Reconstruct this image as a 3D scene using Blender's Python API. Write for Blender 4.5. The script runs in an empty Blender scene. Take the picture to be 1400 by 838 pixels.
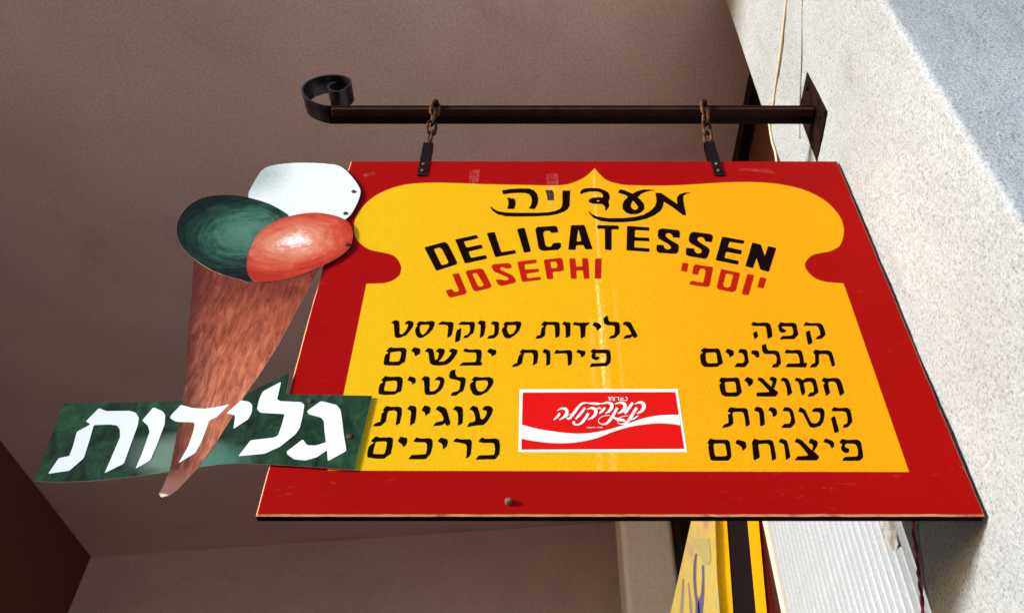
import bpy, bmesh, math, random
from mathutils import Vector, Matrix, noise
from mathutils.geometry import tessellate_polygon
random.seed(7)
scene = bpy.context.scene
R = math.radians

# ------------------------------------------------------------------ camera
EYE = 1.6
F, CX, CY, PITCH = 1149.0, 740.0, 419.0, R(44.5)
cam_d = bpy.data.cameras.new("camera")
cam_d.sensor_width = 36.0
cam_d.lens = F / 1400 * 36
cam_d.shift_x = -(CX - 700) / 1400
cam_d.clip_start = 0.02
cam_d.clip_end = 500
cam = bpy.data.objects.new("camera", cam_d)
scene.collection.objects.link(cam)
cam.location = (0, 0, EYE)
cam.rotation_euler = (R(90) + PITCH, 0, 0)
scene.camera = cam

# ------------------------------------------------------------------ light
SUN_DIR = Vector((2.1, 1.0, -0.38)).normalized()      # the way the light travels
world = bpy.data.worlds.new("World")
scene.world = world
world.use_nodes = True
nt = world.node_tree
sky = nt.nodes.new("ShaderNodeTexSky")
sky.sky_type = 'NISHITA'
sky.sun_disc = False
to_sun = -SUN_DIR
sky.sun_elevation = math.asin(to_sun.z)
sky.sun_rotation = math.atan2(to_sun.x, to_sun.y)
sky.air_density = 1.0
sky.dust_density = 1.2
sky.ozone_density = 3.0
bg = nt.nodes["Background"]
bg.inputs[1].default_value = 0.15
nt.links.new(sky.outputs[0], bg.inputs[0])
sun_d = bpy.data.lights.new("sun", 'SUN')
sun_d.energy = 2.0
sun_d.angle = R(8)
sun_d.color = (1.0, 0.99, 0.98)
sun = bpy.data.objects.new("sun", sun_d)
scene.collection.objects.link(sun)
sun.location = (-6, -4, 5)
sun.rotation_euler = SUN_DIR.to_track_quat('-Z', 'Y').to_euler()
vs = scene.view_settings
scene.display_settings.display_device = 'sRGB'
vs.view_transform = 'Standard'
vs.look = 'None'
vs.gamma = 1
vs.use_curve_mapping = False
vs.exposure = 1.76

# ------------------------------------------------------------------ helpers
SP, CP = math.sin(PITCH), math.cos(PITCH)


def ray(px, py):
    u, v = px - CX, CY - py
    return Vector((u, F * CP - v * SP, F * SP + v * CP))


def on_y(px, py, y):
    d = ray(px, py)
    p = d * (y / d.y)
    return Vector((p.x, y, p.z + EYE))


def on_x(px, py, x):
    d = ray(px, py)
    p = d * (x / d.x)
    return Vector((x, p.y, p.z + EYE))


def tag(o, label=None, cat=None, group=None, kind=None):
    for k, v in (("label", label), ("category", cat), ("group", group), ("kind", kind)):
        if v:
            o[k] = v
    return o


def thing(name, loc, label, cat, group=None):
    o = bpy.data.objects.new(name, None)
    o.empty_display_size = 0.1
    scene.collection.objects.link(o)
    o.location = loc
    return tag(o, label, cat, group)


def mesh_obj(name, verts, faces, mats, parent=None, midx=None, smooth=False, loc=None):
    """verts are given in world space; the object keeps its parent's origin"""
    o0 = Vector(parent.get("_o", (0, 0, 0))) if parent else Vector(loc or (0, 0, 0))
    if parent is not None and "_o" not in parent:
        p, acc = parent, Vector((0, 0, 0))
        while p:
            acc += Vector(p.location)
            p = p.parent
        o0 = acc
    me = bpy.data.meshes.new(name)
    me.from_pydata([tuple(Vector(v) - o0) for v in verts], [], faces)
    mats = mats if isinstance(mats, (list, tuple)) else [mats]
    for m in mats:
        me.materials.append(m)
    if midx:
        for p, i in zip(me.polygons, midx):
            p.material_index = i
    bm = bmesh.new()
    bm.from_mesh(me)
    bmesh.ops.recalc_face_normals(bm, faces=bm.faces)
    bm.to_mesh(me)
    bm.free()
    if smooth:
        me.polygons.foreach_set('use_smooth', [True] * len(me.polygons))
    me.update()
    o = bpy.data.objects.new(name, me)
    scene.collection.objects.link(o)
    if parent is not None:
        o.parent = parent
    else:
        o.location = o0
    return o


def box_vf(x0, x1, y0, y1, z0, z1):
    v = [(x, y, z) for z in (z0, z1) for y in (y0, y1) for x in (x0, x1)]
    f = [(0, 2, 3, 1), (4, 5, 7, 6), (0, 1, 5, 4), (2, 6, 7, 3), (0, 4, 6, 2), (1, 3, 7, 5)]
    return v, f


def add_bevel(o, w, seg=2):
    m = o.modifiers.new("bevel", 'BEVEL')
    m.width = w
    m.segments = seg
    m.limit_method = 'ANGLE'
    m.angle_limit = R(40)


def box(name, x0, x1, y0, y1, z0, z1, mat, parent=None, bevel=0, loc=None):
    v, f = box_vf(x0, x1, y0, y1, z0, z1)
    o = mesh_obj(name, v, f, mat, parent, loc=loc)
    if bevel:
        add_bevel(o, bevel)
    return o


def tube_vf(pts, rad, n=8, closed=False, base=0):
    pts = [Vector(p) for p in pts]
    N = len(pts)
    verts, faces = [], []
    up = Vector((0.13, 0.2, 1)).normalized()
    prev = None
    for i, p in enumerate(pts):
        a = pts[(i - 1) % N] if (closed or i) else p
        b = pts[(i + 1) % N] if (closed or i < N - 1) else p
        t = (b - a).normalized()
        if prev is None:
            nrm = t.cross(up)
            if nrm.length < .1:
                nrm = t.cross(Vector((1, 0, 0)))
            nrm.normalize()
        else:
            nrm = (prev - t * prev.dot(t)).normalized()
        prev = nrm
        bn = t.cross(nrm)
        r = rad[i] if isinstance(rad, (list, tuple)) else rad
        for k in range(n):
            a_ = 2 * math.pi * k / n
            verts.append(p + nrm * (r * math.cos(a_)) + bn * (r * math.sin(a_)))
    rng = N if closed else N - 1
    for i in range(rng):
        j = (i + 1) % N
        for k in range(n):
            l = (k + 1) % n
            faces.append((base + i * n + k, base + i * n + l, base + j * n + l, base + j * n + k))
    if not closed:
        faces.append(tuple(base + k for k in range(n)))
        faces.append(tuple(base + (N - 1) * n + k for k in range(n)))
    return verts, faces


def tube(name, pts, rad, mat, parent=None, n=8, closed=False, loc=None):
    v, f = tube_vf(pts, rad, n, closed)
    return mesh_obj(name, v, f, mat, parent, smooth=True, loc=loc)


def catmull(pts, sub=4, closed=True):
    out, N = [], len(pts)
    for i in range(N if closed else N - 1):
        p = [pts[(i + k) % N] if closed else pts[min(max(i + k, 0), N - 1)] for k in (-1, 0, 1, 2)]
        for s in range(sub):
            t = s / sub
            q = []
            for c in range(len(pts[0])):
                a, b, cc, d = (p[k][c] for k in range(4))
                q.append(.5 * (2 * b + (cc - a) * t + (2 * a - 5 * b + 4 * cc - d) * t * t + (3 * b - a - 3 * cc + d) * t ** 3))
            out.append(tuple(q))
    if not closed:
        out.append(tuple(pts[-1]))
    return out


def soften(pts, k=.14):
    out = []
    N = len(pts)
    for i in range(N):
        a, b, c = Vector(pts[i - 1]), Vector(pts[i]), Vector(pts[(i + 1) % N])
        # brush-painted corners: cut a little, never more than 3 px of the 7x tracing
        for q in (a, c):
            d = (q - b)
            L = min(d.length * k, 7)
            out.append(tuple(b + d.normalized() * L) if d.length > 0 else tuple(b))
    return out


def clean(pl):
    out = []
    for p in pl:
        if not out or (Vector(p) - Vector(out[-1])).length > 1e-5:
            out.append(p)
    if len(out) > 1 and (Vector(out[0]) - Vector(out[-1])).length < 1e-5:
        out.pop()
    return out


# one flat or plate-like shape made of polygons [(outer, hole, hole...), ...] given as 3-D points on one sheet
def sheet(name, groups, mats, parent, back=None, cuts=None):
    """groups: list of lists of 3-D loops. back: thickness along +y, giving the sheet real edges"""
    verts, faces, midx = [], [], []
    for loops in groups:
        loops = [clean(l) for l in loops]
        tess = tessellate_polygon([[Vector((p[0], p[2], 0)) for p in l] for l in loops])
        flat = [Vector(p) for l in loops for p in l]
        b = len(verts)
        verts += flat
        for t in tess:
            faces.append(tuple(b + i for i in t))
            midx.append(0)
        if back:
            b2 = len(verts)
            verts += [p + Vector((0, back, 0)) for p in flat]
            for t in tess:
                faces.append(tuple(b2 + i for i in reversed(t)))
                midx.append(1 if len(mats) > 1 else 0)
            k = 0
            for l in loops:
                n = len(l)
                for i in range(n):
                    j = (i + 1) % n
                    faces.append((b + k + i, b + k + j, b2 + k + j, b2 + k + i))
                    midx.append(1 if len(mats) > 1 else 0)
                k += n
    return mesh_obj(name, verts, faces, mats, parent, midx)


def face_camera_normals(o):
    me = o.data
    bm = bmesh.new()
    bm.from_mesh(me)
    for f in bm.faces:
        f.normal_update()
        if f.normal.y > 0:
            f.normal_flip()
    bm.to_mesh(me)
    bm.free()


# ------------------------------------------------------------------ materials
def new_mat(name, rough=.6, base=(.5, .5, .5), metal=0, spec=.5):
    m = bpy.data.materials.new(name)
    m.use_nodes = True
    t = m.node_tree
    b = t.nodes["Principled BSDF"]
    b.inputs["Base Color"].default_value = (*base, 1)
    b.inputs["Roughness"].default_value = rough
    b.inputs["Metallic"].default_value = metal
    b.inputs["Specular IOR Level"].default_value = spec
    return m, t, b


def N(t, kind, **kw):
    n = t.nodes.new(kind)
    for k, v in kw.items():
        setattr(n, k, v)
    return n


def obj_coord(t, scale=(1, 1, 1), rot=(0, 0, 0), locn=(0, 0, 0)):
    c = N(t, "ShaderNodeTexCoord")
    mp = N(t, "ShaderNodeMapping")
    mp.inputs["Scale"].default_value = scale
    mp.inputs["Rotation"].default_value = rot
    mp.inputs["Location"].default_value = locn
    t.links.new(c.outputs["Object"], mp.inputs[0])
    return mp.outputs[0]


def noise_n(t, vec, scale, detail=4, rough=.5, dist=0):
    n = N(t, "ShaderNodeTexNoise")
    n.inputs["Scale"].default_value = scale
    n.inputs["Detail"].default_value = detail
    n.inputs["Roughness"].default_value = rough
    n.inputs["Distortion"].default_value = dist
    if vec is not None:
        t.links.new(vec, n.inputs["Vector"])
    return n.outputs["Fac"]


def ramp(t, fac, stops, interp='LINEAR'):
    r = N(t, "ShaderNodeValToRGB")
    r.color_ramp.interpolation = interp
    e = r.color_ramp.elements
    while len(e) > 1:
        e.remove(e[-1])
    e[0].position, e[0].color = stops[0][0], (*stops[0][1], 1)
    for p, c in stops[1:]:
        x = e.new(p)
        x.color = (*c, 1)
    t.links.new(fac, r.inputs[0])
    return r.outputs[0]


def mix(t, fac, a, b, mode='MIX'):
    m = N(t, "ShaderNodeMix", data_type='RGBA', blend_type=mode)
    for sock, val in ((m.inputs[0], fac), (m.inputs[6], a), (m.inputs[7], b)):
        if isinstance(val, (int, float)):
            sock.default_value = val
        elif isinstance(val, tuple):
            sock.default_value = (*val, 1)
        else:
            t.links.new(val, sock)
    return m.outputs[2]


def math_n(t, op, a, b=0.0, c=None):
    m = N(t, "ShaderNodeMath", operation=op)
    for i, v in enumerate((a, b, c)):
        if v is None:
            continue
        if isinstance(v, (int, float)):
            m.inputs[i].default_value = v
        else:
            t.links.new(v, m.inputs[i])
    return m.outputs[0]


def bump(t, b, h, strength=.3, dist=.002):
    n = N(t, "ShaderNodeBump")
    n.inputs["Strength"].default_value = strength
    n.inputs["Distance"].default_value = dist
    t.links.new(h, n.inputs["Height"])
    t.links.new(n.outputs[0], b.inputs["Normal"])


def setc(t, b, col):
    t.links.new(col, b.inputs["Base Color"])


def scl(c, k):
    return tuple(x * k for x in c)


def painted(name, base, var=.12, rough=.45, fine=420, spec=.03, wear=None, wear_amt=.0):
    """hand-painted board: fine tooth, faint unevenness and, where asked, small worn scratches"""
    m, t, b = new_mat(name, rough, base, spec=spec)
    oc = obj_coord(t)
    f = noise_n(t, oc, fine, 3, .7)
    c = ramp(t, f, [(.3, scl(base, 1 - var)), (.7, scl(base, 1 + var))])
    l = noise_n(t, oc, 3.5, 5, .6)
    c = mix(t, 1.0, c, ramp(t, l, [(.3, (.9, .9, .9)), (.7, (1.04, 1.04, 1.04))]), 'MULTIPLY')
    if wear:
        s = noise_n(t, obj_coord(t, (9, 9, 30), (0, .5, 0)), 4, 6, .75, .6)
        s2 = noise_n(t, oc, 5, 3)
        k = math_n(t, 'MULTIPLY', ramp(t, s, [(.60, (0, 0, 0)), (.70, (1, 1, 1))]), ramp(t, s2, [(.48, (0, 0, 0)), (.64, (1, 1, 1))]))
        k = math_n(t, 'MULTIPLY', k, wear_amt)
        c = mix(t, k, c, wear)
    setc(t, b, c)
    bump(t, b, f, .12, .0006)
    return m


RED = (.245, .002, .0015)
YEL = (.56, .285, .003)
m_red = painted("red_sign_paint", RED, .14, .42, wear=(.40, .09, .07), wear_amt=.45)
m_letter_red = painted("red_letter_paint", (.32, .007, .003), .14, .4)
m_black = painted("black_letter_paint", (.005, .001, .001), .3, .6, spec=.02)
m_white = painted("white_sign_paint", (.64, .63, .61), .05, .5)
m_logo_red = painted("bright_red_enamel", (.50, .006, .004), .12, .4)


def yellow_mat():
    m, t, b = new_mat("yellow_sign_paint", .5, YEL, spec=.03)
    oc = obj_coord(t)
    f = noise_n(t, oc, 420, 3, .7)
    c = ramp(t, f, [(.28, scl(YEL, .78)), (.72, (.68, .36, .005))])
    # warmer towards the wall end
    sx = N(t, "ShaderNodeSeparateXYZ")
    t.links.new(oc, sx.inputs[0])
    w = math_n(t, 'ADD', sx.outputs[0], math_n(t, 'MULTIPLY', noise_n(t, oc, 2.2, 2), .4))
    c = mix(t, 1.0, c, ramp(t, math_n(t, 'ADD', w, .45), [(.2, (1.0, 1.09, 1.10)), (1.0, (1.0, .84, .7))]), 'MULTIPLY')
    # pale run marks down the middle, where water dripped off the bar
    wob = math_n(t, 'MULTIPLY', math_n(t, 'SUBTRACT', noise_n(t, obj_coord(t, (1, 1, 3)), 2, 3), .5), .008)
    tot = None
    for x0, wd, z0, z1, amt in ((-.004, .0040, .52, 1.0, .30), (-.012, .0050, .12, .62, .58), (-.006, .010, .0, .55, .12), (.022, .006, .1, .6, .10), (-.030, .008, .0, .5, .10)):
        d = math_n(t, 'ABSOLUTE', math_n(t, 'SUBTRACT', math_n(t, 'ADD', sx.outputs[0], wob), x0))
        k = math_n(t, 'SUBTRACT', 1, math_n(t, 'DIVIDE', d, wd))
        k = math_n(t, 'MAXIMUM', k, 0)
        gz = N(t, "ShaderNodeMapRange", interpolation_type='SMOOTHSTEP')
        t.links.new(sx.outputs[2], gz.inputs[0])
        gz.inputs[1].default_value, gz.inputs[2].default_value = z0, z0 + .1
        gz2 = N(t, "ShaderNodeMapRange", interpolation_type='SMOOTHSTEP')
        t.links.new(sx.outputs[2], gz2.inputs[0])
        gz2.inputs[1].default_value, gz2.inputs[2].default_value = z1, z1 - .1
        k = math_n(t, 'MULTIPLY', math_n(t, 'MULTIPLY', k, gz.outputs[0]), gz2.outputs[0])
        k = math_n(t, 'MULTIPLY', k, amt)
        tot = k if tot is None else math_n(t, 'MAXIMUM', tot, k)
    fl = ramp(t, noise_n(t, obj_coord(t, (110, 60, 26)), 3, 6, .85), [(.45, (0, 0, 0)), (.6, (1, 1, 1))])
    tot = math_n(t, 'MULTIPLY', math_n(t, 'MINIMUM', math_n(t, 'MULTIPLY', tot, 1.6), 1), fl)
    c = mix(t, tot, c, (.95, .86, .38))
    setc(t, b, c)
    bump(t, b, f, .12, .0006)
    return m


m_yellow = yellow_mat()


def ply_mat():
    m, t, b = new_mat("worn_plywood_edge", .8, (.5, .25, .1))
    f = noise_n(t, obj_coord(t, (1, 1, 1)), 18, 5, .7)
    c = ramp(t, f, [(.35, (.30, .05, .02)), (.47, (.55, .24, .09)), (.72, (.62, .32, .15))])
    setc(t, b, c)
    return m


m_ply = ply_mat()
m_edge_dark = painted("dark_tarred_edge", (.006, .002, .002), .4, .8, spec=.03)
m_board_back = painted("pale_bounce_back", (.62, .47, .34), .1, .8, spec=.1)  # unseen back, made pale to bounce light into the shaded wall


def iron_mat(name="weathered_black_iron", a=(.004, .0015, .0015), bcol=(.024, .007, .005), rough=.5, lo=.45, hi=.75, spec=.08):
    m, t, b = new_mat(name, rough, a, metal=.0, spec=spec)
    oc = obj_coord(t)
    f = noise_n(t, oc, 28, 8, .75)
    c = ramp(t, f, [(lo, a), (hi, bcol)])
    sc = noise_n(t, obj_coord(t, (1, 3, 1), (.4, .2, .3)), 60, 4, .8, 1.2)
    c = mix(t, math_n(t, 'MULTIPLY', ramp(t, sc, [(.68, (0, 0, 0)), (.74, (1, 1, 1))]), .45), c, (.20, .14, .13))
    setc(t, b, c)
    t.links.new(ramp(t, f, [(.3, (rough - .12,) * 3), (.7, (rough + .3,) * 3)]), b.inputs["Roughness"])
    bump(t, b, f, .35, .0015)
    return m


m_iron = iron_mat()
m_iron_gloss = iron_mat("glossy_black_scroll_iron", (.008, .005, .006), (.03, .012, .010), .22, .55, .9, spec=.45)
m_iron_brown = iron_mat("rusty_brown_bar", (.012, .003, .0025), (.048, .015, .010), .75, .3, .7)
m_chain = iron_mat("rusted_chain", (.016, .005, .003), (.20, .085, .035), .6, .44, .68)
m_nail = iron_mat("dull_nail_head", (.08, .05, .035), (.22, .16, .12), .5, .4, .7)
m_nail_dark = iron_mat("rusty_dark_nail", (.05, .022, .015), (.16, .06, .035), .6, .4, .7)


def stucco():
    m, t, b = new_mat("white_rough_stucco", .95, (.4, .4, .4), spec=.05)
    oc = obj_coord(t)
    f = noise_n(t, oc, 150, 4, .8)
    f2 = noise_n(t, oc, 230, 2, .8)
    g = noise_n(t, oc, 40, 6, .7)
    l = noise_n(t, oc, 2.2, 5, .6)
    dirt = noise_n(t, obj_coord(t, (1, 1, .35)), 5.5, 6, .65, .6)
    c = ramp(t, f, [(.29, (.095, .095, .10)), (.42, (.278, .293, .300)), (.52, (.340, .360, .370)), (.72, (.394, .418, .430))])
    c = mix(t, 1.0, c, ramp(t, f2, [(.3, (.82, .82, .82)), (.6, (1.04, 1.04, 1.04))]), 'MULTIPLY')
    c = mix(t, 1.0, c, ramp(t, l, [(.35, (.90, .89, .88)), (.65, (1.05, 1.05, 1.05))]), 'MULTIPLY')
    c = mix(t, 1.0, c, ramp(t, dirt, [(.56, (1, 1, 1)), (.72, (.86, .83, .80))]), 'MULTIPLY')
    setc(t, b, c)
    h = math_n(t, 'ADD', math_n(t, 'MULTIPLY', g, 1.6), math_n(t, 'MULTIPLY', f, 1.1))
    bump(t, b, h, .7, .005)
    return m


m_stucco = stucco()


def plaster(name, base, var=.12, sc=160, large=(.93, 1.04), bs=.2):
    m, t, b = new_mat(name, .9, base, spec=.15)
    oc = obj_coord(t)
    f = noise_n(t, oc, sc, 4, .8)
    c = ramp(t, f, [(.28, scl(base, 1 - var)), (.72, scl(base, 1 + var))])
    l = noise_n(t, oc, .9, 6, .62)
    c = mix(t, 1.0, c, ramp(t, l, [(.3, (large[0],) * 3), (.7, (large[1],) * 3)]), 'MULTIPLY')
    st = noise_n(t, obj_coord(t, (1, .6, 1)), 2.3, 6, .68, .8)
    c = mix(t, 1.0, c, ramp(t, st, [(.55, (1, 1, 1)), (.75, (.88, .85, .83))]), 'MULTIPLY')
    setc(t, b, c)
    bump(t, b, f, bs, .002)
    return m


m_ceiling = plaster("mauve_brown_ceiling_paint", (.89, .60, .505), .26, 85, large=(.86, 1.07))
m_backwall = plaster("dim_mauve_wall_plaster", (.88, .59, .53), .22, 75, large=(.84, 1.08))
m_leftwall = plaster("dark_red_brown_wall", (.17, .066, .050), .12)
m_pillar = plaster("pale_grey_pillar_plaster", (.88, .72, .62), .16, 85)
m_ground = plaster("pale_bounce_paving", (.72, .65, .60), .15, 40)
m_asphalt = plaster("dark_asphalt", (.045, .04, .038), .2, 40)
m_fascia = plaster("dark_brown_wood", (.07, .028, .02), .3, 60)
m_darkgap = painted("black_brown_trim", (.012, .005, .005), .3, .8, spec=.1)

# ------------------------------------------------------------------ the setting
ZC = EYE + 3.4
v, f = box_vf(-40, 40, -40, 30, -.3, 0)
tag(mesh_obj("ground", v, f, m_asphalt), kind='structure')
v, f = box_vf(-.7, 14, -30, 20, .0005, .12)
tag(mesh_obj("bounce_pavement", v, f, m_ground), kind='structure')  # unseen; pale strip on dark ground, added so bounce fades towards the left
tag(box("light_blocker", -3.4, -2.3, -2.6, -1.9, 0, ZC + .5, m_leftwall), kind='structure')  # unseen block, added to keep light off the left part of the ceiling
tag(box("ceiling", -3.9, 1.3, .55, 6.8, ZC, ZC + .25, m_ceiling), kind='structure')

# back wall, a little askew
A, B = Vector((-3.9, 6.43)), Vector((1.3, 5.75))
vv = [(A.x, A.y, 0), (B.x, B.y, 0), (B.x, B.y + .25, 0), (A.x, A.y + .25, 0)]
vv += [(x, y, ZC - .003) for x, y, _ in vv]
ff = [(0, 3, 2, 1), (4, 5, 6, 7), (0, 1, 5, 4), (1, 2, 6, 5), (2, 3, 7, 6), (3, 0, 4, 7)]
tag(mesh_obj("back_wall", vv, ff, m_backwall), "dim mauve plaster wall closing the far end below the ceiling", "wall")
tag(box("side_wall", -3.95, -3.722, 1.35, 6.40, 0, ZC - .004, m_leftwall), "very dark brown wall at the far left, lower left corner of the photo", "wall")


# stucco pier: rounded, uneven corners and trowelled faces
def pier():
    prof = []
    X, Y0, Y1 = .7485, .846, 1.565

    def arc(cx, cy, r, a0, a1, n):
        return [(cx + r * math.cos(R(a0 + (a1 - a0) * i / n)), cy + r * math.sin(R(a0 + (a1 - a0) * i / n))) for i in range(n + 1)]
    for i in range(60):
        prof.append((2.2 - (2.2 - X - .02) * (i / 60) ** .8, Y0))
    prof += arc(X + .014, Y0 + .014, .014, 270, 180, 5)
    for i in range(1, 60):
        prof.append((X, Y0 + .014 + (Y1 - Y0 - .022) * i / 60))
    prof += arc(X + .008, Y1 - .008, .008, 180, 90, 4)
    prof += [(X + .05, Y1), (X + .23, Y1), (2.2, Y1)]
    zs = []
    z = 0
    while z < ZC + 1.2:
        zs.append(z)
        z += .014 if z > 2.0 else .2
    verts, faces = [], []
    n = len(prof)
    for z in zs:
        for (x, y) in prof:
            p = Vector((x, y, z))
            a = noise.noise(p * 5) * .0035 + noise.noise(p * 22) * .0022 + noise.noise(p * 55) * .0014
            # push along the outward direction
            d = Vector((-1 if abs(x - X) < .03 else 0, -1 if abs(y - Y0) < .02 else 0, 0))
            if d.length:
                d.normalize()
            if abs(y - Y1) < .012:
                a *= .3
            verts.append(p + d * a)
    for i in range(len(zs) - 1):
        for k in range(n - 1):
            faces.append((i * n + k, i * n + k + 1, (i + 1) * n + k + 1, (i + 1) * n + k))
    b = len(verts)
    o = mesh_obj("stucco_pier", verts, faces, m_stucco, smooth=True)
    me = o.data
    bm = bmesh.new()
    bm.from_mesh(me)
    bm.faces.ensure_lookup_table()
    # outward check on a face of the left side
    mid = min(bm.faces, key=lambda q: (q.calc_center_median() - Vector((X, 1.2, 3))).length)
    if mid.normal.x > 0:
        bmesh.ops.reverse_faces(bm, faces=bm.faces)
    bm.to_mesh(me)
    bm.free()
    return o


tag(pier(), "white rough stucco pier carrying the iron bracket on its left face", "pier")

# shop side beyond the pier
fas = thing("shop_fascia", (1.0, 2.5, 3.62), "dark brown fascia between the ceiling and the pier, seen just above the sign's top edge", "fascia")
box("board", .985, 1.10, 1.60, 5.70, 3.62, ZC - .004, m_fascia, fas)
box("trim", .935, .983, 1.60, 5.70, ZC - .10, ZC - .004, m_darkgap, fas)
tag(box("shop_wall", 1.06, 1.25, 1.60, 5.74, 0, 3.618, m_fascia), "dark shop wall behind the ribbed shutter and the yellow banner", "wall")


# ribbed shutter of upright slats
def shutter():
    m, t, b = new_mat("white_ribbed_plastic", .38, (.62, .65, .70), spec=.4)
    oc = obj_coord(t)
    f = noise_n(t, oc, 90, 3, .6)
    g = noise_n(t, obj_coord(t, (1, 1, .15)), 9, 5, .7)
    c = ramp(t, f, [(.3, (.24, .26, .28)), (.7, (.31, .335, .365))])
    c = mix(t, 1.0, c, ramp(t, g, [(.35, (.86, .85, .83)), (.65, (1, 1, 1))]), 'MULTIPLY')
    setc(t, b, c)
    mb, tb, bb = new_mat("cream_shutter_rail", .6, (.50, .46, .38))
    root = thing("ribbed_shutter", (1.0, 2.6, 0), "white ribbed shutter of upright slats beyond the pier, below the sign's right half", "shutter")
    y, ytop = 1.62, 3.22
    k = 0
    pitch = .0475
    proto = None
    while y < ytop:
        if proto is None:
            prof = []
            for i in range(9):
                a = i / 8
                prof.append((.985 - .010 * math.sin(math.pi * a) ** .8, a * (pitch - .004)))
            vs_, fs_ = [], []
            for z in (.05, 3.61):
                for (px, py) in prof:
                    vs_.append((px, y + py, z))
                vs_ += [(1.0, y + pitch - .004, z), (1.0, y, z)]
            n = 11
            for i in range(n):
                fs_.append((i, (i + 1) % n, n + (i + 1) % n, n + i))
            fs_ += [tuple(range(n)), tuple(range(2 * n - 1, n - 1, -1))]
            proto = mesh_obj("slat", vs_, fs_, m, root)
            s = proto
        else:
            s = proto.copy()
            scene.collection.objects.link(s)
            s.parent = root
            s.location = (random.uniform(-.0012, .0012), k * pitch, 0)
        y += pitch
        k += 1
    box("guide_rail", .968, 1.0, y, y + .05, .05, 3.61, mb, root, .004)
    # backing sheet closes the gaps
    box("backing_sheet", 1.003, 1.02, 1.61, y + .05, .05, 3.612, mb, root)
    # torn clear tape patch on the slats
    a = [on_x(px_, py_, .9740) for px_, py_ in ((1203, 712), (1223, 712), (1228, 744), (1225, 753), (1217, 750), (1208, 738))]
    mt_, tt_, bt_ = new_mat("dirty_tape", .5, (.50, .44, .40))
    cc = noise_n(tt_, obj_coord(tt_), 30, 3)
    setc(tt_, bt_, ramp(tt_, cc, [(.42, (.20, .17, .155)), (.55, (.36, .36, .36))]))
    n = len(a)
    vs_ = a + [p + Vector((.0015, 0, 0)) for p in a]
    fs_ = [tuple(range(n)), tuple(range(2 * n - 1, n - 1, -1))] + [(i, (i + 1) % n, n + (i + 1) % n, n + i) for i in range(n)]
    mesh_obj("tape_patch", vs_, fs_, mt_, root)


shutter()


# grey pillar and the dark post beside it, at the back
pl = box("grey_pillar", .475, .785, 4.5, 4.86, 0, ZC - .005, m_pillar)
add_bevel(pl, .035, 4)
tag(pl, "pale grey pillar with a rounded edge under the sign, left of the yellow banner", "pillar")
tag(box("dark_post", .788, .93, 4.3, 4.42, 0, ZC - .006, m_darkgap), "dark brown post between the grey pillar and the yellow banner", "post")


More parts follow.
